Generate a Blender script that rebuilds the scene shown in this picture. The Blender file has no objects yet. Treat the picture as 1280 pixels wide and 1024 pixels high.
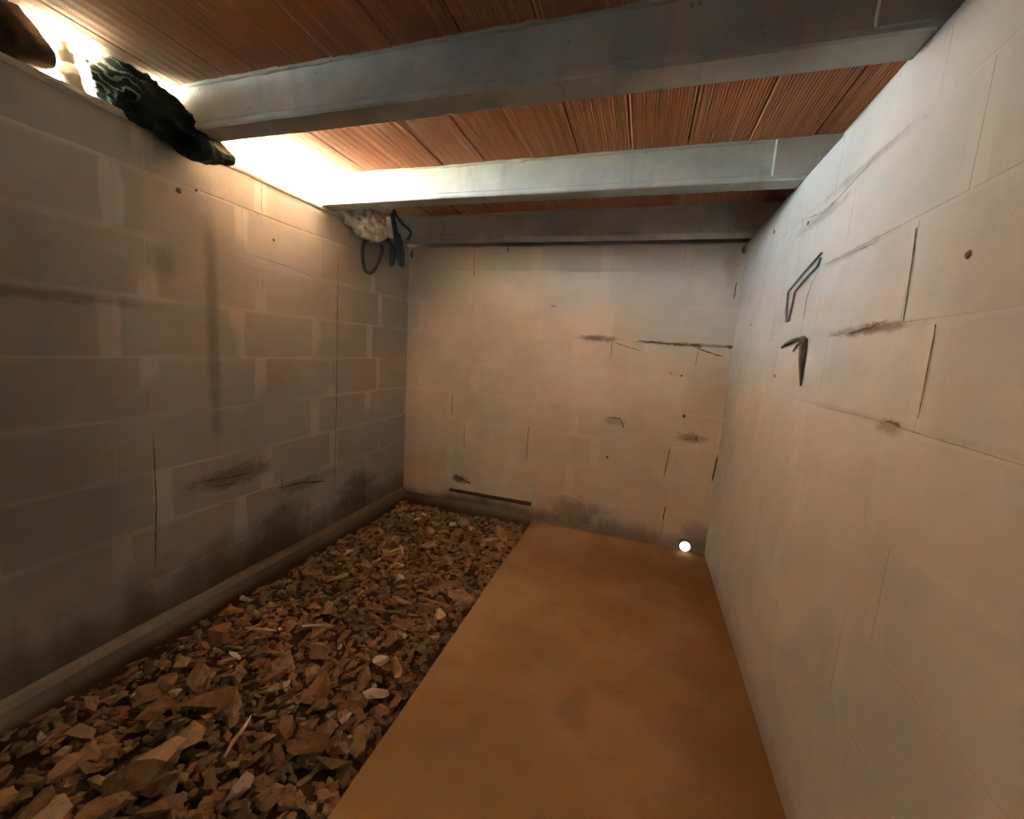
import bpy, bmesh, math, random
from mathutils import Vector, Matrix, noise
from math import sin, cos, pi

# ---------------------------------------------------------------- camera
S = bpy.context.scene
COL = S.collection
f_px, yaw, pitch, roll = 510.685, -0.301, -0.1432, 0.0645
cy, sy, cp, sp = cos(yaw), sin(yaw), cos(pitch), sin(pitch)
F = Vector((sy*cp, cy*cp, sp)); r0 = Vector((cy, -sy, 0)); u0 = r0.cross(F)
rr = r0*cos(roll) + u0*sin(roll); uu = -r0*sin(roll) + u0*cos(roll)
cd = bpy.data.cameras.new('camera'); cam = bpy.data.objects.new('camera', cd); COL.objects.link(cam)
cd.sensor_width = 36; cd.lens = 36*f_px/1280; cd.clip_start = 0.02
M = Matrix((rr, uu, -F)).transposed().to_4x4(); M.translation = Vector((0, 0, 1.11))
cam.matrix_world = M
S.camera = cam
# ---------------------------------------------------------------- daylight and exposure
W = bpy.data.worlds.new('daylight'); S.world = W; W.use_nodes = True
bg = W.node_tree.nodes['Background']
bg.inputs[0].default_value = (0.70, 0.88, 1.0, 1)
bg.inputs[1].default_value = 1.9
sd = bpy.data.lights.new('sun', 'SUN'); sd.energy = 28.0; sd.angle = 0.01; sd.color = (1.0, .97, .92)
sun = bpy.data.objects.new('sun', sd); COL.objects.link(sun)
sun.rotation_euler = Vector((-1.0, -0.75, .85)).to_track_quat('Z', 'Y').to_euler()
pd = bpy.data.lights.new('sky_portal', 'AREA'); pd.shape = 'RECTANGLE'; pd.size = 4.2; pd.size_y = .60
pd.cycles.is_portal = True
po = bpy.data.objects.new('sky_portal', pd); COL.objects.link(po)
po.matrix_world = Matrix(((0, 0, -1, -1.965), (1, 0, 0, .5), (0, -1, 0, 1.575), (0, 0, 0, 1)))
S.view_settings.view_transform = 'Standard'; S.view_settings.look = 'None'
S.view_settings.gamma = 1; S.view_settings.use_curve_mapping = False
S.view_settings.exposure = 7.15
S.cycles.max_bounces = 16; S.cycles.diffuse_bounces = 12
S.cycles.sample_clamp_indirect = 0
S.cycles.use_guiding = True
R = random.Random(7)

# ---------------------------------------------------------------- dimensions (metres)
XL, XR, YB, YF, ZT, ZC, XS = -1.571, .457, 2.514, -1.6, 1.75, 1.885, -.599
XO = XL - .2          # outer face of the left wall
XE = -1.95            # eave of the roof outside

# ---------------------------------------------------------------- material helpers
class NT:
    def __init__(s, name):
        s.m = bpy.data.materials.new(name); s.m.use_nodes = True
        s.t = s.m.node_tree; s.n = s.t.nodes; s.b = s.n['Principled BSDF']
    def node(s, k, **kw):
        q = s.n.new(k)
        for a, b in kw.items(): setattr(q, a, b)
        return q
    def link(s, a, b): s.t.links.new(a, b)
    def put(s, sock, v):
        if hasattr(v, 'is_output'): s.link(v, sock)
        else: sock.default_value = v
    def math(s, op, a, b=0.0, c=None, clamp=False):
        q = s.node('ShaderNodeMath', operation=op, use_clamp=clamp)
        s.put(q.inputs[0], a); s.put(q.inputs[1], b)
        if c is not None: s.put(q.inputs[2], c)
        return q.outputs[0]
    def noise(s, vec, scale, detail=4, rough=.55, out='Fac'):
        q = s.node('ShaderNodeTexNoise'); s.link(vec, q.inputs['Vector'])
        q.inputs['Scale'].default_value = scale; q.inputs['Detail'].default_value = detail
        q.inputs['Roughness'].default_value = rough
        return q.outputs[out]
    def ramp(s, fac, a, b):
        q = s.node('ShaderNodeMapRange', interpolation_type='SMOOTHSTEP')
        s.put(q.inputs[0], fac); s.put(q.inputs[1], a); s.put(q.inputs[2], b)
        return q.outputs[0]
    def mix(s, fac, a, b, mode='MIX'):
        q = s.node('ShaderNodeMix', data_type='RGBA', blend_type=mode)
        s.put(q.inputs[0], fac)
        s.put(q.inputs[6], a if hasattr(a, 'is_output') else (*a, 1)); s.put(q.inputs[7], b if hasattr(b, 'is_output') else (*b, 1))
        return q.outputs[2]
    def pos(s): return s.node('ShaderNodeNewGeometry').outputs['Position']
    def obj(s): return s.node('ShaderNodeTexCoord').outputs['Object']
    def rnd(s): return s.node('ShaderNodeObjectInfo').outputs['Random']
    def sep(s, v):
        q = s.node('ShaderNodeSeparateXYZ'); s.link(v, q.inputs[0]); return q.outputs
    def scale(s, v, k):
        q = s.node('ShaderNodeVectorMath', operation='MULTIPLY'); s.link(v, q.inputs[0]); q.inputs[1].default_value = k; return q.outputs[0]
    def bump(s, h, strength=.3, dist=.004):
        q = s.node('ShaderNodeBump'); q.inputs['Strength'].default_value = strength
        q.inputs['Distance'].default_value = dist; s.link(h, q.inputs['Height']); s.link(q.outputs[0], s.b.inputs['Normal'])
    def done(s, col, rough=.85, spec=.3):
        s.put(s.b.inputs['Base Color'], col if hasattr(col, 'is_output') else (*col, 1))
        s.put(s.b.inputs['Roughness'], rough); s.b.inputs['Specular IOR Level'].default_value = spec
        return s.m

def blob(n, p, c, rad, soft=.5, nz=None, amt=.5):
    """soft stain mask: ellipsoid centred at c with radii rad, ragged by noise"""
    q = n.node('ShaderNodeVectorMath', operation='SUBTRACT'); n.link(p, q.inputs[0]); q.inputs[1].default_value = c
    q2 = n.scale(q.outputs[0], tuple(1/r for r in rad))
    q3 = n.node('ShaderNodeVectorMath', operation='LENGTH'); n.link(q2, q3.inputs[0])
    d = q3.outputs['Value']
    if nz is not None: d = n.math('ADD', d, n.math('MULTIPLY', n.math('SUBTRACT', nz, .5), amt*2))
    return n.math('SUBTRACT', 1.0, n.ramp(d, 1-soft, 1+soft*.4))

def wall_material(name, base, smear, axis, smear_amt, damp, stains, tone=.12):
    n = NT(name); p = n.pos(); o = n.obj()
    big = n.noise(p, 2.2, 3); mid = n.noise(p, 9, 5, .6); fine = n.noise(p, 90, 4, .7)
    col = n.mix(n.ramp(big, .3, .7), tuple(c*.90 for c in base), tuple(min(1, c*1.06) for c in base))
    col = n.mix(n.math('MULTIPLY', n.rnd(), tone), col, tuple(c*.45 for c in base))
    col = n.mix(n.math('MULTIPLY', n.ramp(mid, .35, .8), .20), col, tuple(c*.55 for c in base))
    # lighter mortar spread over the vertical joints
    ox = n.sep(o)[axis]
    e = n.math('ADD', n.math('ABSOLUTE', ox), n.math('MULTIPLY', n.math('SUBTRACT', mid, .5), .03))
    m = n.math('MULTIPLY', n.ramp(e, .175, .187), n.ramp(n.noise(p, 3.3, 1), .40, .55))
    oz = n.math('ADD', n.math('ABSOLUTE', n.sep(o)[2]), n.math('MULTIPLY', n.math('SUBTRACT', mid, .5), .03))
    m2 = n.math('MULTIPLY', n.ramp(oz, .080, .094), n.math('MULTIPLY', n.ramp(n.noise(p, 2.1, 1), .45, .6), .5))
    m = n.math('MULTIPLY', n.math('MAXIMUM', m, m2), smear_amt)
    col = n.mix(m, col, smear)
    # damp and dirt creeping up from the ground
    z = n.sep(p)[2]
    st = n.noise(n.scale(p, (1, 1, .25)), 9, 4, .6)
    rise = n.math('ADD', z, n.math('MULTIPLY', n.math('SUBTRACT', st, .5), -damp[1]))
    dm = n.math('MULTIPLY', n.math('SUBTRACT', 1.0, n.ramp(rise, damp[0]*.2, damp[0])), damp[2])
    col = n.mix(dm, col, (.17, .095, .045))
    for (c, rad, a, sc) in stains:
        nz = n.noise(n.scale(p, (1, 1, 1.6)), sc, 5, .65)
        b = n.math('MULTIPLY', blob(n, p, c, rad, .7, nz, .9), a)
        col = n.mix(b, col, (.13, .08, .035))
    # pores
    pores = n.ramp(fine, .70, .80)
    col = n.mix(n.math('MULTIPLY', pores, .25), col, (.12, .09, .06))
    n.bump(n.math('ADD', n.math('MULTIPLY', mid, .8), n.math('MULTIPLY', fine, .35)), .5, .004)
    return n.done(col, .92, .15)

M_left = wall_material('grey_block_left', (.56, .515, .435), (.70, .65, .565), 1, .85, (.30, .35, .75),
    [((XL, 1.22, .52), (.2, .20, .05), .6, 22), ((XL, 1.60, .38), (.2, .2, .04), .5, 25), ((XL, 1.45, .13), (.2, .22, .20), .7, 8),
     ((XL, 1.16, 1.15), (.2, .03, .45), .42, 5), ((XL, 2.0, .2), (.2, .16, .14), .65, 10), ((XL, .70, 1.18), (.2, .25, .02), .4, 14),
     ((XL, 1.0, 1.33), (.2, .045, .07), .30, 9), ((XL, .55, .9), (.3, .35, .7), .25, 4), ((XL, 1.1, .12), (.2, .3, .16), .4, 9)])
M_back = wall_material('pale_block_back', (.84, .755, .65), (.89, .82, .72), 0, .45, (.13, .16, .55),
    [((-.27, YB, 1.215), (.11, .2, .022), .75, 24), ((.22, YB, 1.205), (.28, .2, .012), .6, 30), ((-.13, YB, .725), (.07, .2, .02), .35, 30),
     ((.30, YB, .68), (.09, .2, .03), .55, 30), ((-1.13, YB, .205), (.06, .2, .03), .9, 40), ((-.31, YB, .12), (.18, .2, .09), .5, 14),
     ((-.95, YB, .05), (.5, .2, .06), .55, 12), ((.42, YB, .08), (.12, .2, .12), .45, 10), ((.40, YB, 1.62), (.05, .2, .10), .35, 12)], .05)
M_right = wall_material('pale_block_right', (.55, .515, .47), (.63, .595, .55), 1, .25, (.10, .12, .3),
    [((XR, 1.10, 1.205), (.2, .17, .014), .75, 30), ((XR, 1.05, 1.02), (.2, .5, .008), .15, 18), ((XR, 1.50, 1.56), (.2, .2, .018), .35, 26),
     ((XR, 1.25, 1.60), (.2, .25, .014), .35, 22), ((XR, 1.25, 1.40), (.2, .2, .012), .3, 26), ((XR, .95, 1.01), (.2, .05, .015), .5, 26)], .04)

def mat_mortar(name, a, b):
    n = NT(name); p = n.pos(); k = n.noise(p, 25, 5, .6)
    n.bump(n.noise(p, 120, 4), .5, .003)
    return n.done(n.mix(k, a, b), .95, .1)
M_mortar = mat_mortar('mortar', (.53, .485, .41), (.61, .56, .475))
M_mortar_back = mat_mortar('white_mortar', (.77, .69, .595), (.84, .76, .66))
M_mortar_pale = mat_mortar('pale_mortar', (.50, .465, .425), (.56, .525, .48))

def mat_concrete(name, a, b, sc=6):
    n = NT(name); p = n.pos(); o = n.obj()
    k = n.noise(p, sc, 5, .6); f = n.noise(p, 80, 4, .7)
    c = n.mix(n.ramp(k, .3, .7), a, b)
    c = n.mix(n.math('MULTIPLY', n.ramp(n.noise(p, 34, 3, .6), .69, .76), .6), c, (.10, .08, .06))
    st = n.noise(n.scale(p, (14, 1, 2)), 1.2, 4)
    c = n.mix(n.math('MULTIPLY', n.ramp(st, .5, .8), .35), c, tuple(x*.6 for x in a))
    n.bump(n.math('ADD', n.math('MULTIPLY', k, .7), f), .35, .003)
    return n.done(c, .9, .2)
M_beam = mat_concrete('beam_concrete', (.42, .43, .40), (.56, .57, .53))
M_pack = mat_concrete('packing_mortar', (.42, .40, .36), (.52, .49, .44))

def mat_clay():
    n = NT('clay_tile'); p = n.pos(); s = n.sep(p)
    k = n.noise(n.scale(p, (1, .6, 1)), 3.0, 4); st = n.noise(n.scale(p, (60, 1.2, 1)), 1, 3, .6)
    c = n.mix(n.rnd(), (.44, .165, .08), (.54, .235, .125))
    c = n.mix(n.math('MULTIPLY', n.ramp(k, .35, .7), .35), c, (.54, .27, .155))
    c = n.mix(n.math('MULTIPLY', n.ramp(st, .52, .72), .55), c, (.66, .42, .29))
    # tiles paled beside the left wall: the gap's overexposed light put into colour
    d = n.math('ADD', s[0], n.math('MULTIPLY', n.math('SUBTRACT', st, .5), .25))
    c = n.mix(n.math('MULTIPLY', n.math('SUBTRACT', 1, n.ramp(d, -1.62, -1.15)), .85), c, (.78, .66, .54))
    w = n.math('SINE', n.math('MULTIPLY', s[0], 2*pi/.0075))
    n.bump(n.math('ADD', w, n.math('MULTIPLY', st, .6)), .5, .0012)
    return n.done(c, .85, .2)
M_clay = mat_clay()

def mat_slab():
    n = NT('slab_concrete'); p = n.pos()
    big = n.noise(p, 1.6, 4, .55); mid = n.noise(p, 6, 5, .6); f = n.noise(p, 60, 4, .7)
    c = n.mix(n.ramp(big, .35, .65), (.42, .23, .095), (.55, .335, .16))
    c = n.mix(n.math('MULTIPLY', n.ramp(mid, .5, .75), .5), c, (.33, .18, .075))
    nz = n.noise(p, 5, 4)
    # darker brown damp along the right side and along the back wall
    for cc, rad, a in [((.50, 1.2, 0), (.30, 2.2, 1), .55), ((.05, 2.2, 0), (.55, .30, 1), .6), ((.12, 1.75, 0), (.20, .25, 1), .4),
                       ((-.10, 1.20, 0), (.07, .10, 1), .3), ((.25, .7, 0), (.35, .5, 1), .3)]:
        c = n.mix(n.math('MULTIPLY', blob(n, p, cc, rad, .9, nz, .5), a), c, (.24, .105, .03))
    c = n.mix(n.math('MULTIPLY', blob(n, p, (-.36, 2.28, 0), (.20, .14, 1), .8, nz, .3), .35), c, (.50, .36, .24))
    c = n.mix(n.math('MULTIPLY', n.ramp(f, .66, .8), .3), c, (.14, .08, .04))
    n.bump(n.math('ADD', mid, n.math('MULTIPLY', f, .3)), .3, .004)
    return n.done(c, .85, .15)
M_slab = mat_slab()

def mat_soil():
    n = NT('dark_soil'); p = n.pos(); k = n.noise(p, 30, 6, .7)
    n.bump(k, .8, .02)
    return n.done(n.mix(k, (.07, .035, .015), (.19, .10, .05)), .95, .1)
M_soil = mat_soil()

def mat_stone(name, lo, hi, grey):
    n = NT(name); p = n.obj(); r = n.rnd()
    w = n.noise(n.pos(), 17, 2)                  # neighbours in the joined gravel differ too
    c = n.mix(r, lo, hi)
    c = n.mix(n.ramp(w, .3, .7), c, n.mix(n.ramp(n.noise(n.pos(), 40, 2), .4, .6), lo, grey))
    n.bump(n.noise(p, 60, 4), .4, .004)
    c = n.mix(n.math('MULTIPLY', n.ramp(n.noise(n.pos(), 70, 4), .5, .7), .4), c, (.12, .07, .035))
    return n.done(c, .9, .2)
M_stone = mat_stone('brown_rubble', (.36, .19, .085), (.60, .37, .20), (.46, .30, .17))
M_red = mat_stone('clay_shard', (.44, .20, .10), (.52, .27, .14), (.42, .24, .13))
M_pale = mat_stone('pale_rubble', (.66, .50, .34), (.84, .68, .50), (.70, .53, .37))

def mat_plain(name, c, rough=.6, spec=.4, var=.3, sc=20, metal=0, bump=.2):
    n = NT(name); p = n.pos(); k = n.noise(p, sc, 4)
    n.b.inputs['Metallic'].default_value = metal
    n.bump(n.noise(p, sc*4, 4), bump, .002)
    return n.done(n.mix(n.ramp(k, .3, .7), tuple(x*(1-var) for x in c), c), rough, spec)
M_crack = mat_plain('dark_crack', (.20, .145, .09), .95, .05)
M_faint = mat_plain('faint_crack', (.42, .36, .285), .95, .05)
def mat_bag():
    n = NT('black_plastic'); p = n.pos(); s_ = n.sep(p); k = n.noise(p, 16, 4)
    w = n.math('SINE', n.math('ADD', n.math('MULTIPLY', n.math('ADD', s_[2], n.math('MULTIPLY', s_[1], .55)), 250), n.math('MULTIPLY', k, 22)))  # pale teal stripes: light catching the folds, put into the colour
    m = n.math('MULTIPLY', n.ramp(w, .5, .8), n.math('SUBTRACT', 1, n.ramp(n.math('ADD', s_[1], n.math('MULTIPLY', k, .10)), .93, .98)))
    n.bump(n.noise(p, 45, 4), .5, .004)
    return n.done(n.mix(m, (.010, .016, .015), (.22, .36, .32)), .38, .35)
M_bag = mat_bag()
M_stripe = mat_plain('teal_plastic', (.16, .30, .27), .3, .5, .5, 22)
M_brown = mat_plain('brown_sack_cloth', (.085, .05, .03), .9, .1, .4, 14)
M_hose = mat_plain('blue_grey_rubber', (.09, .12, .16), .5, .4)
M_metal = mat_plain('rusty_metal', (.24, .16, .10), .6, .4, .5, 60, .5)
M_wire = mat_plain('galvanised_wire', (.28, .25, .22), .55, .4, .4, 80, .4)
M_ring = mat_plain('grey_plastic_ring', (.10, .09, .06), .6, .3)
M_ground = mat_plain('dry_ground', (.58, .50, .40), .95, .1, .35, 3)

M_far_dark = mat_plain('darkened_far_ground', (.06, .08, .03), .95, .1, .35, 3)
M_dark = mat_plain('absorber_block', (.07, .06, .05), .95, .1, .35, 3)  # unseen front wall made dark to soak up bounced light
M_blocker = mat_plain('blocker_render', (.16, .13, .10), .95, .1, .35, 3)
def mat_sheet():
    n = NT('milky_plastic'); p = n.pos(); k = n.noise(p, 18, 3)
    c = n.mix(k, (.24, .215, .18), (.52, .475, .40))
    n.b.inputs['Transmission Weight'].default_value = 0.0
    n.b.inputs['Subsurface Weight'].default_value = .25
    n.b.inputs['Subsurface Radius'].default_value = (.02, .015, .01)
    n.bump(n.noise(p, 30, 4), .4, .006)
    return n.done(c, .4, .4)
M_sheet = mat_sheet()
M_bundle = mat_plain('off_white_cloth', (.86, .80, .70), .7, .3, .35, 26)
nl = NT('glowing_lens'); nl.b.inputs['Emission Color'].default_value = (1, .98, .86, 1); nl.b.inputs['Emission Strength'].default_value = .022
M_lens = nl.done((.8, .8, .7), .4)

# ---------------------------------------------------------------- mesh helpers
def link(name, me, mat, parent=None):
    o = bpy.data.objects.new(name, me); COL.objects.link(o)
    if mat and not me.materials: me.materials.append(mat)
    if parent: o.parent = parent
    return o
def fin(name, bm, mat, parent=None, smooth=False, loc=None):
    bmesh.ops.recalc_face_normals(bm, faces=bm.faces)
    me = bpy.data.meshes.new(name); bm.to_mesh(me); bm.free()
    if smooth:
        for q in me.polygons: q.use_smooth = True
    o = link(name, me, mat, parent)
    if loc is not None: o.location = loc
    return o
def tag(o, label, cat, group=None):
    o['label'] = label; o['category'] = cat
    if group: o['group'] = group
    return o
def struct(o): o['kind'] = 'structure'; return o
def empty(name, loc):
    o = bpy.data.objects.new(name, None); COL.objects.link(o); o.location = loc; o.empty_display_size = .05; return o
def bx(bm, a, b, bev=0.0, seg=1):
    g = bmesh.ops.create_cube(bm, size=1)['verts']
    for v in g: v.co = Vector(((a[0]+b[0])/2 + v.co.x*(b[0]-a[0]), (a[1]+b[1])/2 + v.co.y*(b[1]-a[1]), (a[2]+b[2])/2 + v.co.z*(b[2]-a[2])))
    if bev:
        es = list({e for v in g for e in v.link_edges})
        bmesh.ops.bevel(bm, geom=es, offset=bev, segments=seg, affect='EDGES', profile=.5)
def box(name, a, b, mat, parent=None, bev=0.0, seg=1):
    bm = bmesh.new(); bx(bm, a, b, bev, seg); return fin(name, bm, mat, parent)
def tube(bm, pts, rad, n=8, flat=None):
    """tube of radius rad (number or list) along pts"""
    pts = [Vector(p) for p in pts]; rings = []
    for i, p in enumerate(pts):
        t = (pts[min(i+1, len(pts)-1)] - pts[max(i-1, 0)]).normalized()
        a = t.orthogonal() if i == 0 else pa - t*pa.dot(t)
        a.normalize(); pa = a; b = t.cross(a)
        r = rad[i] if isinstance(rad, (list, tuple)) else rad
        rings.append([bm.verts.new(p + (a*cos(2*pi*k/n) + b*sin(2*pi*k/n))*r) for k in range(n)])
    for A, B in zip(rings, rings[1:]):
        for k in range(n): bm.faces.new((A[k], A[(k+1) % n], B[(k+1) % n], B[k]))
    bm.faces.new(rings[0]); bm.faces.new(rings[-1][::-1])
def smoothpath(pts, n=8):
    out = []; P = [Vector(p) for p in pts]; P = [P[0]] + P + [P[-1]]
    for i in range(1, len(P)-2):
        for k in range(n):
            t = k/n; a, b, c, d = P[i-1], P[i], P[i+1], P[i+2]
            out.append(.5*((2*b) + (c-a)*t + (2*a-5*b+4*c-d)*t*t + (3*b-a-3*c+d)*t**3))
    out.append(P[-1]); return out

# ---------------------------------------------------------------- walls of blocks
COURSES = [-.21, -.012, .22, .42, .615, .81, 1.01, 1.205, 1.40, 1.60, 1.75]
def ribbon(bm, pts, w, nrm, jag=.35, step=.012):
    """thin ragged sliver lying on a wall (dirt-filled crack); nrm = wall normal"""
    nrm = Vector(nrm); P = [Vector(p) for p in pts]; L = []
    for a, b in zip(P, P[1:]):
        k = max(1, int((b-a).length/step))
        L += [a.lerp(b, i/k) for i in range(k)]
    L.append(P[-1]); prev = None; w *= .8
    for i, p in enumerate(L):
        t = (L[min(i+1, len(L)-1)] - L[max(i-1, 0)]).normalized(); s = t.cross(nrm).normalized()
        fr = i/(len(L)-1); taper = min(1, 4*fr+.25, 4*(1-fr)+.25)
        ww = w*.5*taper*(1 + jag*R.uniform(-1, 1)); off = s*w*jag*R.uniform(-.5, .5)
        q = [bm.verts.new(p + off + s*ww + nrm*.0002), bm.verts.new(p + off + nrm*.0008), bm.verts.new(p + off - s*ww + nrm*.0002)]
        if prev:
            bm.faces.new((prev[0], q[0], q[1], prev[1])); bm.faces.new((prev[1], q[1], q[2], prev[2]))
        prev = q
def block_wall(name, axis, c, t0, t1, sgn, mat, offs, gap=.007, bev=.0012, rec=.0006, mm=None):
    """axis: running axis (0 x, 1 y); c: face coordinate; sgn: direction of the room-facing normal"""
    D = .19
    def P(u, d, z): return (u, c - sgn*d, z) if axis == 0 else (c - sgn*d, u, z)
    bm = bmesh.new()
    a, b = P(t0, rec, COURSES[0]), P(t1, .2, ZT-.002)
    bx(bm, tuple(map(min, a, b)), tuple(map(max, a, b)))
    root = struct(fin(name, bm, mm or M_mortar))
    cache = {}
    for i, (z0, z1) in enumerate(zip(COURSES, COURSES[1:])):
        u = offs[i % len(offs)]
        while u > t0: u -= .42
        while u < t1:
            ua, ub = max(u, t0), min(u+.42, t1); u += .42
            if ub-ua < .03: continue
            ga, gb = ua + (gap/2 if ua > t0 else 0), ub - (gap/2 if ub < t1 else 0)
            za, zb = z0+gap/2, z1-(gap/2 if z1 < ZT else 0)
            key = (round(gb-ga, 4), round(zb-za, 4))
            if key not in cache:
                bm = bmesh.new(); l, h = key[0]/2, key[1]/2
                lo = (-l, -.03, -h) if axis == 0 else (-.03, -l, -h)
                bx(bm, lo, tuple(-v for v in lo), bev)
                bmesh.ops.recalc_face_normals(bm, faces=bm.faces)
                me = bpy.data.meshes.new('block'); bm.to_mesh(me); bm.free(); me.materials.append(mat); cache[key] = me
            o = link('block', cache[key], mat, root)
            o.location = P((ga+gb)/2, .03 + R.uniform(-.0003, .0003), (za+zb)/2)
    return root
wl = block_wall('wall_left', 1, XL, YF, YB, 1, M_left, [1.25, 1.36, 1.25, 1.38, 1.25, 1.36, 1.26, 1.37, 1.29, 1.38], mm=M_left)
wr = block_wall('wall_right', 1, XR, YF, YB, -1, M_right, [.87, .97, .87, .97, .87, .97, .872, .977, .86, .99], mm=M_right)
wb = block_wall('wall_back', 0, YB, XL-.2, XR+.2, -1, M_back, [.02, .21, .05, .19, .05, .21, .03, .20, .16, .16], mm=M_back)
wf = block_wall('wall_front', 0, YF, XL-.2, XR+.2, 1, M_dark, [.02, .21], mm=M_dark)

def cracks(parent, nrm, items):
    for pts, w, m in items:
        bm = bmesh.new(); ribbon(bm, pts, w, nrm); fin('crack', bm, m, parent)
L_ = lambda y, z: (XL+.0012, y, z)
B_ = lambda x, z: (x, YB-.0012, z)
R_ = lambda y, z: (XR-.0012, y, z)
cracks(wl, (1, 0, 0), [
    ([L_(1.83, 1.56), L_(1.826, 1.2), L_(1.822, .8), L_(1.80, .09)], .005, M_crack),
    ([L_(.938, .76), L_(.935, .5), L_(.918, .26)], .005, M_crack),
    ([L_(1.44, .40), L_(1.58, .385), L_(1.74, .345)], .011, M_crack),
    ([L_(1.46, .40), L_(1.458, .47)], .004, M_crack), ([L_(1.66, .37), L_(1.66, .56)], .003, M_faint),
    ([L_(1.08, .535), L_(1.2, .52), L_(1.30, .515)], .008, M_crack), ([L_(1.13, .50), L_(1.24, .485)], .006, M_crack),
    ([L_(.60, 1.165), L_(.72, 1.175), L_(.85, 1.18)], .006, M_faint),
    ([L_(1.385, 1.735), L_(1.38, 1.62)], .005, M_faint),
    ([L_(1.19, 1.605), L_(1.45, 1.60), L_(1.75, 1.605)], .006, M_faint),
    ([L_(1.316, 1.43), L_(1.52, 1.42), L_(1.70, 1.40)], .004, M_faint),
    ([L_(1.395, .27), L_(1.38, .0)], .005, M_faint)])
cracks(wb, (0, -1, 0), [
    ([B_(-.045, 1.212), B_(.10, 1.205), B_(.25, 1.202)], .012, M_crack), ([B_(.24, 1.205), B_(.30, 1.203)], .020, M_crack),
    ([B_(.30, 1.205), B_(.455, 1.203)], .008, M_faint), ([B_(.415, 1.204), B_(.456, 1.203)], .020, M_crack),
    ([B_(.26, 1.195), B_(.33, 1.172), B_(.42, 1.148)], .007, M_crack), ([B_(-.19, 1.225), B_(-.185, 1.10)], .006, M_faint),
    ([B_(-.19, 1.20), B_(-.12, 1.18), B_(-.02, 1.155)], .006, M_faint), ([B_(-.31, 1.222), B_(-.2, 1.215)], .012, M_faint),
    ([B_(.285, 1.19), B_(.28, 1.09)], .005, M_faint),
    ([B_(-.18, .745), B_(-.105, .748), B_(-.085, .73)], .013, M_faint), ([B_(-.095, .745), B_(-.07, .69)], .014, M_faint),
    ([B_(.27, .665), B_(.32, .68), B_(.34, .70)], .014, M_faint), ([B_(.33, .70), B_(.335, .66)], .012, M_crack),
    ([B_(.455, .60), B_(.445, .44)], .011, M_crack), ([B_(.20, .61), B_(.192, .50), B_(.185, .42)], .006, M_crack),
    ([B_(.215, .25), B_(.21, .16)], .009, M_crack), ([B_(.21, .16), B_(.205, .05)], .004, M_faint),
    ([B_(-1.21, .80), B_(-1.208, .64)], .005, M_crack), ([B_(-1.112, .60), B_(-1.105, .42)], .005, M_faint),
    ([B_(-.662, .63), B_(-.66, .40)], .006, M_faint), ([B_(-1.10, 1.745), B_(-1.093, 1.57)], .005, M_faint), ([B_(-1.095, 1.60), B_(-1.093, 1.565)], .011, M_crack),
    ([B_(-.875, 1.748), B_(-.873, 1.71)], .009, M_crack), ([B_(-.575, 1.395), B_(-.54, 1.392)], .010, M_crack),
    ([B_(-1.17, .222), B_(-1.13, .215), B_(-1.09, .20)], .022, M_crack), ([B_(-1.10, .20), B_(-1.045, .187)], .013, M_crack),
    ([B_(-.755, .235), B_(-.745, .22)], .013, M_crack), ([B_(-1.13, .09), B_(-1.12, .0)], .006, M_crack),
    ([B_(.443, 1.735), B_(.443, 1.69)], .018, M_crack), ([B_(.43, 1.55), B_(.428, 1.46)], .006, M_crack), ([B_(-1.555, 1.735), B_(-1.555, 1.68)], .02, M_crack)])
cracks(wr, (-1, 0, 0), [
    ([R_(.985, 1.382), R_(.975, 1.30), R_(.968, 1.212)], .0045, M_crack), ([R_(.984, 1.383), R_(.981, 1.365)], .008, M_crack),
    ([R_(.873, 1.197), R_(.87, 1.10), R_(.868, 1.04)], .004, M_crack), ([R_(.874, 1.198), R_(.871, 1.18)], .009, M_crack),
    ([R_(1.30, 1.20), R_(1.18, 1.205), R_(1.02, 1.218)], .009, M_faint), ([R_(1.18, 1.20), R_(1.10, 1.208), R_(1.05, 1.215)], .013, M_crack),
    ([R_(1.30, 1.015), R_(1.05, 1.02), R_(.85, 1.015), R_(.62, 1.01)], .003, M_faint),
    ([R_(.96, 1.022), R_(.91, 1.018)], .010, M_crack),
    ([R_(1.405, 1.405), R_(1.30, 1.40), R_(1.12, 1.395)], .006, M_faint),
    ([R_(1.44, 1.395), R_(1.475, 1.37), R_(1.495, 1.33)], .009, M_faint), ([R_(1.475, 1.37), R_(1.50, 1.325), R_(1.497, 1.26)], .009, M_crack), ([R_(1.497, 1.27), R_(1.50, 1.18)], .004, M_faint),
    ([R_(1.66, 1.60), R_(1.45, 1.565), R_(1.2, 1.60)], .006, M_faint), ([R_(1.66, 1.61), R_(1.64, 1.57)], .010, M_faint),
    ([R_(1.55, 1.56), R_(1.38, 1.575)], .010, M_faint)])
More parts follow.
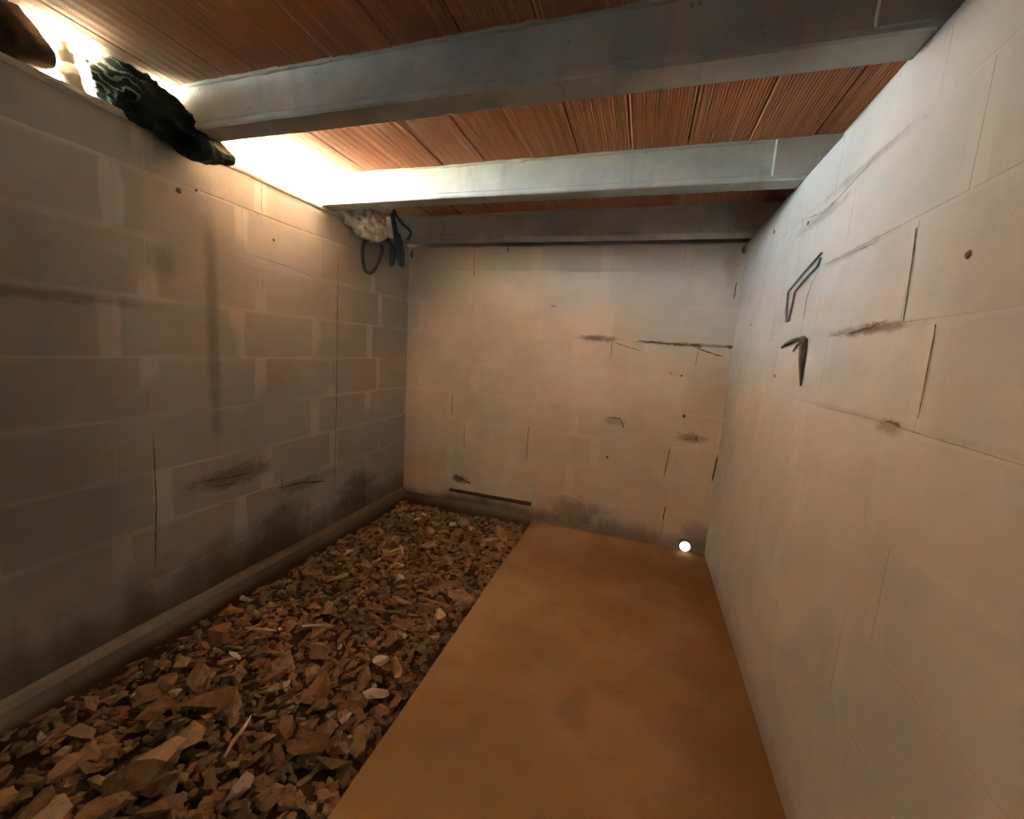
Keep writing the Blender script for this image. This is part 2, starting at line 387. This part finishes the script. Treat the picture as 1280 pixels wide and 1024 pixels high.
# small drilled spots in the walls
def spot(parent, p, r, nrm):
    bm = bmesh.new(); nrm = Vector(nrm)
    bmesh.ops.create_cone(bm, cap_ends=True, segments=10, radius1=r, radius2=r*.7, depth=.003)
    for v in bm.verts: v.co = Vector(p) + nrm.to_track_quat('Z', 'Y') @ Vector((v.co.x*R.uniform(.8, 1.2), v.co.y*R.uniform(.8, 1.2), v.co.z))
    o = fin('pit', bm, M_crack, parent)
for y, z, r in [(1.06, 1.577, .010), (1.44, 1.515, .007), (1.12, 1.60, .005)]: spot(wl, (XL+.001, y, z), r, (1, 0, 0))
for y, z, r in [(.833, 1.30, .007), (1.70, 1.08, .006), (2.0, 1.66, .008), (1.60, 1.575, .008), (2.18, 1.30, .005)]: spot(wr, (XR-.001, y, z), r, (-1, 0, 0))
for x, z, r in [(.215, 1.03, .007), (.155, 1.04, .005), (-.66, .62, .004), (-.15, .5, .008), (.255, .80, .010)]: spot(wb, (x, YB-.001, z), r, (0, -1, 0))

# sealed base under slab, soil and walls
struct(box('trim_6', (XL-.25, YF-.25, -.30), (XR+.25, YB+.25, -.135), M_soil))
# footings at the foot of the left and back walls
def ledge(name, a, b, mat, ax):
    bm = bmesh.new(); n = 60; rows = []
    for i in range(n+1):
        u = a + (b-a)*i/n; h = .075 + .012*noise.noise(Vector((u*3, 1.3, 0))); d = .022 + .006*noise.noise(Vector((u*5, 7, 0)))
        sec = [(0, -.1), (d+.012, -.1), (d+.004, h*.75), (d-.006, h), (0, h+.006)]
        rows.append([bm.verts.new((XL+s, u, z) if ax == 1 else (u, YB-s, z*.6)) for s, z in sec])
    for A, B in zip(rows, rows[1:]):
        for k in range(4): bm.faces.new((A[k], A[k+1], B[k+1], B[k]))
    bm.faces.new(rows[0]); bm.faces.new(rows[-1][::-1])
    return struct(fin(name, bm, mat))
def mat_foot():
    n = NT('footing_mortar'); p = n.pos(); k = n.noise(p, 8, 5, .6)
    z = n.sep(p)[2]; y = n.sep(p)[1]
    c = n.mix(k, (.30, .25, .17), (.46, .40, .30))
    c = n.mix(n.math('MULTIPLY', n.ramp(y, 1.0, 1.5), .75), c, (.20, .12, .06))
    c = n.mix(n.math('SUBTRACT', 1, n.ramp(n.math('ADD', z, n.math('MULTIPLY', k, .03)), .0, .05)), c, (.13, .075, .035))
    n.bump(n.noise(p, 60, 4), .5, .004); return n.done(c, .95, .1)
M_foot = mat_foot()
ledge('trim_1', YF, YB, M_foot, 1)
ledge('trim_2', XL, -.605, M_foot, 0)

# dark slot above the footing of the back wall: a batten let into the bottom joint
def mat_wood():
    n = NT('dark_wood'); p = n.pos(); k = n.noise(n.scale(p, (3, 40, 90)), 1, 4)
    n.bump(k, .5, .002); return n.done(n.mix(k, (.075, .04, .018), (.17, .095, .045)), .9, .1)
M_wood = mat_wood()
bm = bmesh.new(); prev = None
for i in range(25):
    x = -1.20 + (.595)*i/24; zc = .118+.003*noise.noise(Vector((x*6, 2, 0))); h = .013*(.75+.25*i/24)+.002*R.random()
    q = [bm.verts.new((x, YB+d, zc+e)) for d, e in ((.01, h), (-.008, h*.9), (-.010, -h*.9), (.01, -h))]
    if prev:
        for k in range(4): bm.faces.new((prev[k], prev[(k+1) % 4], q[(k+1) % 4], q[k]))
    else: bm.faces.new(q)
    prev = q
bm.faces.new(prev[::-1])
tag(fin('batten', bm, M_wood), 'thin dark batten lying in the bottom joint of back wall', 'batten')

# ---------------------------------------------------------------- floor: slab and soil
bm = bmesh.new(); n = 90; rows = []
for i in range(n+1):
    y = YF - .02 + (YB-YF+.05)*i/n; e = XS + .0022*noise.noise(Vector((0, y*14, 0))) + .004*noise.noise(Vector((0, y*2.5, 5)))
    xs = [(e+.002, -.14), (e, -.010), (e+.006, -.002), (-.45, 0), (-.2, 0), (.05, 0), (.3, 0), (XR+.03, 0)]
    rows.append([bm.verts.new((x, y, z + (.002*noise.noise(Vector((x*2, y*2, 0))) if x > -.5 else 0))) for x, z in xs])
for A, B in zip(rows, rows[1:]):
    for k in range(7): bm.faces.new((A[k], A[k+1], B[k+1], B[k]))
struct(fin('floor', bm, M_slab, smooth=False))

def soil_h(x, y):
    return -.062 + .022*noise.noise(Vector((x*2.2, y*2.2, 3))) + .012*noise.noise(Vector((x*8, y*8, 1))) + .02*max(0, (y-1.7)) - .012*max(0, 1-(XS-x)/.12) + .030*max(0, 1-(x-XL)/.16)
bm = bmesh.new(); nx, ny = 48, 150; g = []
for j in range(ny+1):
    y = YF + (YB-YF)*j/ny
    g.append([bm.verts.new((XL+.0 + (XS-XL)*i/nx, y, soil_h(XL+(XS-XL)*i/nx, y) + .004*noise.noise(Vector((i*.9, j*.9, 0))))) for i in range(nx+1)])
for j in range(ny):
    for i in range(nx): bm.faces.new((g[j][i], g[j][i+1], g[j+1][i+1], g[j+1][i]))
soil = struct(fin('ground', bm, M_soil, smooth=True))

def shard(seed, flat, elong=1.0, npts=13, ang=.35):
    r = random.Random(seed); bm = bmesh.new()
    for _ in range(npts):
        v = Vector((r.gauss(0, 1), r.gauss(0, 1), r.gauss(0, 1))).normalized()*r.uniform(1-ang, 1)
        bm.verts.new((v.x*.5*elong, v.y*.5, v.z*.5*flat))
    q = bmesh.ops.convex_hull(bm, input=bm.verts)
    bmesh.ops.delete(bm, geom=[v for v in bm.verts if not v.link_faces], context='VERTS')
    bmesh.ops.recalc_face_normals(bm, faces=bm.faces)
    return bm
shapes = []
for s in range(36):
    bm = shard(s, R.uniform(.28, .75), R.choice([1, 1.2, 1.5, 1.9]), R.choice([9, 12, 15])); me = bpy.data.meshes.new('stone'); bm.to_mesh(me); bm.free(); shapes.append(me)
by_mat = {}
def shape(i, m):
    k = (i, m.name)
    if k not in by_mat:
        me = shapes[i].copy(); me.name = 'stone'; me.materials.append(m); by_mat[k] = me
    return by_mat[k]
placed = []
def put_stone(x, y, sz, m, i=None, dz=0, rot=None, label=None, name='stone'):
    i = R.randrange(len(shapes)) if i is None else i
    o = link(name, shape(i, m), m, soil)
    o.scale = (sz, sz*R.uniform(.75, 1), sz*R.uniform(.7, 1))
    o.rotation_euler = rot or (R.gauss(0, .32), R.gauss(0, .32), R.uniform(0, 6.28))
    o.location = (x, y, soil_h(x, y) + .018 + sz*.10 + dz)
    placed.append((x, y, sz))
    if label: o['label'] = label
    return o
# the standout pale pieces, where the photograph has them
for x, y, sz, lab in [(-1.40, 1.72, .085, 'pale angular chunk near the left wall'), (-1.30, 2.24, .085, 'pale chunk near the back wall'),
                      (-.80, 1.16, .075, 'pale flat chunk near slab edge'), (-.76, .93, .06, None), (-.73, 1.02, .07, None), (-1.01, 1.62, .07, None),
                      (-.86, .66, .085, 'pale chunk near the slab'), (-1.20, .46, .12, None), (-1.13, .40, .12, None), (-.95, .50, .09, None), (-1.28, .98, .045, None), (-1.09, .83, .03, None), (-1.02, .60, .045, None),
                      (-1.52, 1.22, .06, None), (-1.05, 2.27, .06, None), (-1.02, .95, .04, None), (-1.31, .80, .06, None)]:
    put_stone(x, y, sz, M_pale, dz=.006, label=lab)
k = 0
while k < 283:
    x = R.uniform(XL+.06, XS-.045); y = .30 + (YB-.40)*R.random()**1.15
    t = R.random(); sz = .05 + (.075 + .03*(y < 1.1))*R.random()**1.6
    if any((x-a)**2+(y-b)**2 < (.36*(sz+c))**2 for a, b, c in placed): sz *= .62
    m = M_red if t < .10 else (M_pale if t > .975 else M_stone)
    put_stone(x, y, sz, m, dz=R.uniform(-.012, .008)); k += 1
# smaller pieces below and between: one joined part
verts, faces, mi = [], [], []
base = []
for me in shapes: base.append(([v.co.copy() for v in me.vertices], [tuple(p.vertices) for p in me.polygons]))
for k in range(6500):
    x = R.uniform(XL+.022, XS-.022); y = R.uniform(.1, YB-.03); sz = .014+.034*R.random()**1.5
    vs, fs = base[R.randrange(len(base))]
    mat = Matrix.Rotation(R.uniform(0, 6.28), 3, 'Z') @ Matrix.Rotation(R.gauss(0, .5), 3, 'X')
    o = Vector((x, y, soil_h(x, y) + R.uniform(-.004, .022))); nb = len(verts)
    verts += [o + (mat @ v)*sz for v in vs]
    faces += [tuple(nb+i for i in f) for f in fs]
    c = 1 if R.random() < .12 else (2 if R.random() < .02 else 0); mi += [c]*len(fs)
me = bpy.data.meshes.new('gravel'); me.from_pydata(verts, [], faces); me.update()
for m in (M_stone, M_red, M_pale): me.materials.append(m)
me.polygons.foreach_set('material_index', mi)
gr = bpy.data.objects.new('gravel', me); COL.objects.link(gr); gr.parent = soil; gr['kind'] = 'stuff'
# splinters of wood and straw
for x, y, l, a in [(-1.19, 1.86, .10, 1.1), (-1.16, 1.86, .10, 2.3), (-1.33, 2.15, .14, .3), (-1.27, 1.95, .12, 1.5), (-.80, 1.52, .13, .05), (-1.38, 1.98, .10, .9),
                   (-.98, 2.12, .12, 2.0), (-1.12, 1.20, .12, .5), (-.98, .75, .12, 1.9), (-1.3, 1.1, .13, .2), (-.9, 1.30, .09, 2.7), (-.93, 1.38, .20, .15)]:
    bm = bmesh.new(); d = Vector((cos(a), sin(a), R.uniform(-.06, .10)))*l/2; o = Vector((x, y, soil_h(x, y)+.042))
    side = Vector((R.uniform(-1, 1), R.uniform(-1, 1), 0))*.004
    tube(bm, [o-d, o-d*.3+side, o+d*.4-side*.5, o+d], [.003, .0058, .005, .002], 5)
    fin('splinter', bm, M_pale if R.random() < .5 else M_stone, soil)

# ---------------------------------------------------------------- ceiling: joists, clay tiles, topping
ceil = struct(box('ceiling', (XE, YF-.2, ZC+.045), (XR+.25, YB+.2, ZC+.2), M_beam))
beams = [(-.92, .10), (-.27, .10), (.39, .09), (1.04, .089), (1.708, .087), (2.322, .118)]
XT = [-1.895+.1965*i for i in range(13)]
def tile_mesh(y0, y1):
    bm = bmesh.new(); w = .1915; ng = 20; L = []
    for i in range(ng*2+1):
        x = w*i/(ng*2) - w/2; L.append((x, -.0020 if i % 2 else 0))
    L += [(w/2, .035), (-w/2, .035)]
    A = [bm.verts.new((x, y0, z)) for x, z in L]; B = [bm.verts.new((x, y1, z)) for x, z in L]
    for k in range(len(L)): bm.faces.new((A[k], A[(k+1) % len(L)], B[(k+1) % len(L)], B[k]))
    bm.faces.new(A[::-1]); bm.faces.new(B)
    bmesh.ops.recalc_face_normals(bm, faces=bm.faces)
    me = bpy.data.meshes.new('clay_tile'); bm.to_mesh(me); bm.free(); me.materials.append(M_clay); return me
edges = [YF-.1] + [v for y, w in beams for v in (y, y+w)] + [YB+.15]
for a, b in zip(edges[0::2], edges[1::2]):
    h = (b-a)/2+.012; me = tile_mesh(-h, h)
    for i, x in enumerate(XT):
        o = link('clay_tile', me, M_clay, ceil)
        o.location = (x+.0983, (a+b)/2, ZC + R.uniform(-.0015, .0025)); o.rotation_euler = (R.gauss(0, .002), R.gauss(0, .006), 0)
def beam_profile(w):
    # (y, z) cross-section of a prestressed joist: wide foot, tapering web
    return [(.005, ZT), (w-.005, ZT), (w, ZT+.005), (w-.001, ZT+.018), (w-.004, ZT+.024), (w-.008, ZC+.044), (.008, ZC+.044), (.004, ZT+.024), (.001, ZT+.018), (0, ZT+.005)]
labels = ['hidden concrete joist behind the camera', 'hidden concrete joist overhead behind the camera', 'hidden concrete joist straight overhead',
          'nearest and largest grey concrete ceiling joist, above the black bag', 'middle grey concrete ceiling joist, brightly lit at its left end',
          'farthest concrete ceiling joist, dark, along the top of back wall']
for (y, w), lb in zip(beams, labels):
    pr = beam_profile(w); bm = bmesh.new(); rows = []; N = 70
    for i in range(N+1):
        x = XE+.02 + (XR+.14-XE-.02)*i/N
        rows.append([bm.verts.new((x, y+py + .0012*noise.noise(Vector((x*9, py*30, pz*20+y))), pz + .0010*noise.noise(Vector((x*7, pz*9, y*3+py*10))))) for py, pz in pr])
    for A, B in zip(rows, rows[1:]):
        for k in range(len(pr)): bm.faces.new((A[k], A[(k+1) % len(pr)], B[(k+1) % len(pr)], B[k]))
    bm.faces.new(rows[0][::-1]); bm.faces.new(rows[-1])
    o = struct(fin('ceiling_joist', bm, M_beam)); o['label'] = lb
    if y > .9:
        # ragged mortar squeezed out where the tiles sit on the joist
        for s, yy in ((-1, y+.008), (1, y+w-.008)):
            bm = bmesh.new(); prev = None
            for i in range(150):
                x = XE+.03 + (XR-XE-.04)*i/149; d = .004+.006*max(0, noise.noise(Vector((x*22, yy*5, 0))))+.002*R.random()
                h = .005+.007*max(0, noise.noise(Vector((x*15, yy*3, 4))))
                q = [bm.verts.new((x, yy-s*.004, ZC+.003)), bm.verts.new((x, yy+s*(d+.006), ZC+.003)), bm.verts.new((x, yy+s*(d+.002), ZC-h)), bm.verts.new((x, yy-s*.004, ZC-h*1.6))]
                if prev:
                    for k in range(4): bm.faces.new((prev[k], prev[(k+1) % 4], q[(k+1) % 4], q[k]))
                else: bm.faces.new(q)
                prev = q
            bm.faces.new(prev[::-1]); fin('mortar_seam', bm, M_pack, o)
        # packed end block beside the right wall
        bm = bmesh.new(); bx(bm, (.355, y-.003, ZT+.014), (XR+.1, y+w+.003, ZC+.01), .003); fin('end_block', bm, M_pack, o)
# upstands closing the roof space above right, back and front walls
struct(box('trim_3', (XR+.09, YF, ZT), (XR+.2, YB+.2, ZC+.05), M_pack))
struct(box('trim_4', (XE+.05, YB+.06, ZT), (XR+.2, YB+.2, ZC+.05), M_pack))
struct(box('trim_5', (XE+.05, YF-.2, ZT), (XR+.2, YF-.02, ZC+.05), M_pack))
# far bay packing; near bays, unseen, closed by bricks added to block light
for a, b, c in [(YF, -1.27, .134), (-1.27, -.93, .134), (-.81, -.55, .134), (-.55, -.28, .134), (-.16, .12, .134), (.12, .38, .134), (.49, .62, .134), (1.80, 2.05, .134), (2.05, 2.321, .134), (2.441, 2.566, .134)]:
    box('gap_blocker_brick', (XL-.17, a+.004, ZT-.001), (XL-.05, b-.004, ZT+c), M_clay, wl, .003)
# mortar bed lip along the top of the left wall
bm = bmesh.new(); prev = None
for i in range(140):
    y = YF+.01 + (YB-YF-.02)*i/139; d = .008+.004*noise.noise(Vector((y*7, 0, 0))); h = .012+.003*noise.noise(Vector((y*11, 3, 0)))
    q = [bm.verts.new((XL-.01, y, ZT-h-.012)), bm.verts.new((XL+d*.7, y, ZT-h-.008)), bm.verts.new((XL+d, y, ZT-h)), bm.verts.new((XL+d*.8, y, ZT-.001)), bm.verts.new((XL-.01, y, ZT-.001))]
    if prev:
        for k in range(5): bm.faces.new((prev[k], prev[(k+1) % 5], q[(k+1) % 5], q[k]))
    else: bm.faces.new(q)
    prev = q
bm.faces.new(prev[::-1]); fin('mortar_bed', bm, M_mortar, wl)

# ---------------------------------------------------------------- outside ground
bm = bmesh.new()
def quad(a, b, c, d, z=1.25):
    bm.faces.new([bm.verts.new((x, y, z)) for x, y in (a, b, c, d)])
x0, x1, y0, y1 = XL-.2, XR+.2, YF-.2, YB+.2
quad((-3.2, -30), (x0, -30), (x0, 30), (-3.2, 30)); quad((x1, -30), (30, -30), (30, 30), (x1, 30))
quad((x0, -30), (x1, -30), (x1, y0), (x0, y0)); quad((x0, y1), (x1, y1), (x1, 30), (x0, 30))
struct(fin('outside_ground', bm, M_ground))
bm = bmesh.new(); quad((-40, -30), (-3.2, -30), (-3.2, 30), (-40, 30), 1.2); struct(fin('outside_dark_ground', bm, M_far_dark))  # unseen far ground added dark to cut light reaching the inner clay

struct(box('sky_blocker_wall', (-9, YB+.1, 1.0), (XL-.9, YB+.25, 4.0), M_blocker, bev=.01))  # unseen wall added outside to block sky light from that side

# ---------------------------------------------------------------- things on the left wall
def lump(spine, radii, seed, rings=34, seg=40, fold=.25, squash=(1, 1), fs=9):
    """crumpled closed skin lofted along a spine; folds run mostly lengthwise"""
    P = smoothpath(spine, max(2, rings//(len(spine)-1))); n = len(P); bm = bmesh.new(); out = []
    for i, p in enumerate(P):
        u = i/(n-1)*(len(radii)-1); k = min(int(u), len(radii)-2); r = radii[k]*(1-u+k) + radii[k+1]*(u-k)
        t = (P[min(i+1, n-1)]-P[max(i-1, 0)]).normalized()
        a = Vector((0, 0, 1)); a = (a - t*a.dot(t)).normalized(); b = t.cross(a); ring = []
        for j in range(seg):
            th = 2*pi*j/seg; d = a*cos(th)*squash[0] + b*sin(th)*squash[1]
            q = p + d*r; nz = abs(noise.noise(q*fs + Vector((seed, 0, 0)))) + .5*abs(noise.noise(q*fs*2.4 + Vector((0, seed, 0)))) + .3*abs(noise.noise(q*fs*6))
            ring.append(bm.verts.new(p + d*r*(1.12 - fold*(1.6*nz)) ))
        out.append(ring)
    for A, B in zip(out, out[1:]):
        for k in range(seg): bm.faces.new((A[k], A[(k+1) % seg], B[(k+1) % seg], B[k]))
    for ring, s in ((out[0], 1), (out[-1], -1)):
        c = bm.verts.new(sum((v.co for v in ring), Vector())/seg)
        for k in range(seg): bm.faces.new((ring[k], ring[(k+1) % seg], c))
    return bm
# black bag
bag = empty('plastic_bag', (XL, .98, ZT)); tag(bag, 'black plastic bag with painted teal fold highlights slumped over left wall top under nearest joist', 'bag')
def child(bm, name, mat, par, smooth=True):
    for v in bm.verts: v.co -= par.location
    return fin(name, bm, mat, par, smooth)
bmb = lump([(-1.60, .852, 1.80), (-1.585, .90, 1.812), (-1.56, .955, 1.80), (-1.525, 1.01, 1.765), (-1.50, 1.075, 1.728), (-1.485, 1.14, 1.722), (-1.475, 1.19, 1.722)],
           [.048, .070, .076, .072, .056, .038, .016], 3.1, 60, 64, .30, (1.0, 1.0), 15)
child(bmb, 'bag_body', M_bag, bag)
# brown sack at the picture's upper left corner
sk = empty('sack', (XL, .64, ZT)); tag(sk, 'dark brown bulging sack on left wall top, in the upper left corner', 'sack')
child(lump([(-1.68, .46, 1.812), (-1.65, .56, 1.818), (-1.62, .64, 1.818), (-1.60, .70, 1.812), (-1.59, .745, 1.800), (-1.585, .771, 1.798)],
           [.05, .070, .076, .072, .046, .018], 8.2, 36, 44, .20, (.93, 1.0), 14), 'sack_body', M_brown, sk)
# pale plastic beside it
pl = empty('plastic_sheet', (XL, .80, ZT)); tag(pl, 'crumpled milky plastic bag standing between brown sack and black bag', 'bag')
child(lump([(-1.60, .810, 1.752), (-1.602, .810, 1.785), (-1.606, .808, 1.815), (-1.604, .802, 1.842), (-1.600, .796, 1.868)], [.032, .032, .018, .024, .014], 5.5, 30, 36, .35, (1, 1), 16), 'bag_body', M_sheet, pl)

# white sack behind the middle joist
ws = empty('cloth_bundle', (XL, 2.0, ZT)); tag(ws, 'crumpled off-white sack bulging over left wall top behind the middle joist', 'sack')
child(lump([(-1.62, 1.86, 1.80), (-1.56, 1.90, 1.775), (-1.51, 1.96, 1.745), (-1.475, 2.03, 1.722), (-1.46, 2.08, 1.715)], [.036, .062, .082, .072, .028], 1.7, 60, 72, .34, (1.0, .95), 19), 'sack_body', M_bundle, ws)
# hoses hanging below it
hz = empty('hose', (XL, 2.08, ZT)); tag(hz, 'dark blue-grey hose hanging in loops from off-white sack in the far left corner', 'hose')
def hang(pts, r, nm='hose_loop'):
    bm = bmesh.new(); tube(bm, smoothpath(pts, 8), r, 10); child(bm, nm, M_hose, hz)
hang([(-1.53, 2.00, 1.66), (-1.535, 1.985, 1.62), (-1.53, 1.98, 1.55), (-1.525, 2.00, 1.495), (-1.52, 2.05, 1.50), (-1.51, 2.095, 1.57), (-1.50, 2.11, 1.63), (-1.50, 2.10, 1.66)], .0095)
hang([(-1.49, 2.13, 1.70), (-1.46, 2.14, 1.67), (-1.46, 2.14, 1.59), (-1.465, 2.155, 1.56), (-1.46, 2.17, 1.61), (-1.45, 2.17, 1.70), (-1.47, 2.19, 1.78)], .0115)
hang([(-1.50, 2.20, 1.86), (-1.48, 2.19, 1.80), (-1.45, 2.17, 1.72), (-1.44, 2.17, 1.64), (-1.43, 2.20, 1.575), (-1.425, 2.205, 1.59), (-1.435, 2.21, 1.66), (-1.47, 2.22, 1.75)], .014)
hang([(-1.47, 2.17, 1.87), (-1.43, 2.17, 1.81), (-1.40, 2.24, 1.77), (-1.43, 2.26, 1.73)], .009)

# ---------------------------------------------------------------- small things on the right wall
w0 = XR-.004
bm = bmesh.new(); path = [(w0, 1.430, 1.443), (w0-.002, 1.55, 1.41), (w0-.002, 1.675, 1.372), (w0-.002, 1.665, 1.30), (w0, 1.655, 1.268), (w0, 1.625, 1.268),
                          (w0-.002, 1.612, 1.31), (w0-.002, 1.605, 1.362), (w0-.002, 1.52, 1.39), (w0, 1.445, 1.41), (w0, 1.432, 1.43)]
tube(bm, path, .0034, 6)
tag(fin('wire_loop', bm, M_wire, smooth=True), 'long flattened wire loop bent at a corner, fixed high on right wall', 'wire')
hk = empty('wall_hook', (XR, 1.44, 1.19)); tag(hk, 'dark bent metal hook with pale head on right wall below the wire loop', 'hook')
bm = bmesh.new(); tube(bm, [(XR-.008, 1.445, 1.203), (XR-.012, 1.53, 1.200), (XR-.008, 1.60, 1.193), (XR+.002, 1.672, 1.182)], [.005, .0045, .005, .006], 7); child(bm, 'arm', M_metal, hk)
bm = bmesh.new(); tube(bm, [(XR-.006, 1.445, 1.200), (XR-.012, 1.432, 1.17), (XR-.010, 1.430, 1.13), (XR-.002, 1.43, 1.06)], [.008, .009, .007, .002], 7); child(bm, 'spike', M_crack, hk)
bm = bmesh.new(); tube(bm, [(XR-.006, 1.46, 1.195), (XR-.008, 1.50, 1.18), (XR-.004, 1.535, 1.165)], [.005, .004, .003], 6); child(bm, 'prong', M_metal, hk)
bm = bmesh.new(); bmesh.ops.create_uvsphere(bm, u_segments=10, v_segments=8, radius=.008)
for v in bm.verts: v.co += Vector((XR-.010, 1.452, 1.203))
child(bm, 'head', M_sheet, hk)

# ---------------------------------------------------------------- glowing spot at the foot of the back wall
lp = empty('floor_lamp', (.345, YB-.012, 0)); tag(lp, 'small round glowing lamp on the floor at foot of back wall near right corner', 'lamp')
def disc(y, r, depth, mat, nm, z=.036):
    bm = bmesh.new(); bmesh.ops.create_cone(bm, cap_ends=True, segments=28, radius1=r, radius2=r, depth=depth)
    bmesh.ops.bevel(bm, geom=[e for e in bm.edges if e.calc_length() < r], offset=min(r, depth)*.2, segments=2, affect='EDGES')
    for v in bm.verts: v.co = Vector((.345+v.co.x, y+v.co.z, z+v.co.y))
    child(bm, nm, mat, lp)
disc(YB-.012, .033, .024, M_ring, 'housing'); disc(YB-.026, .029, .008, M_lens, 'lens')
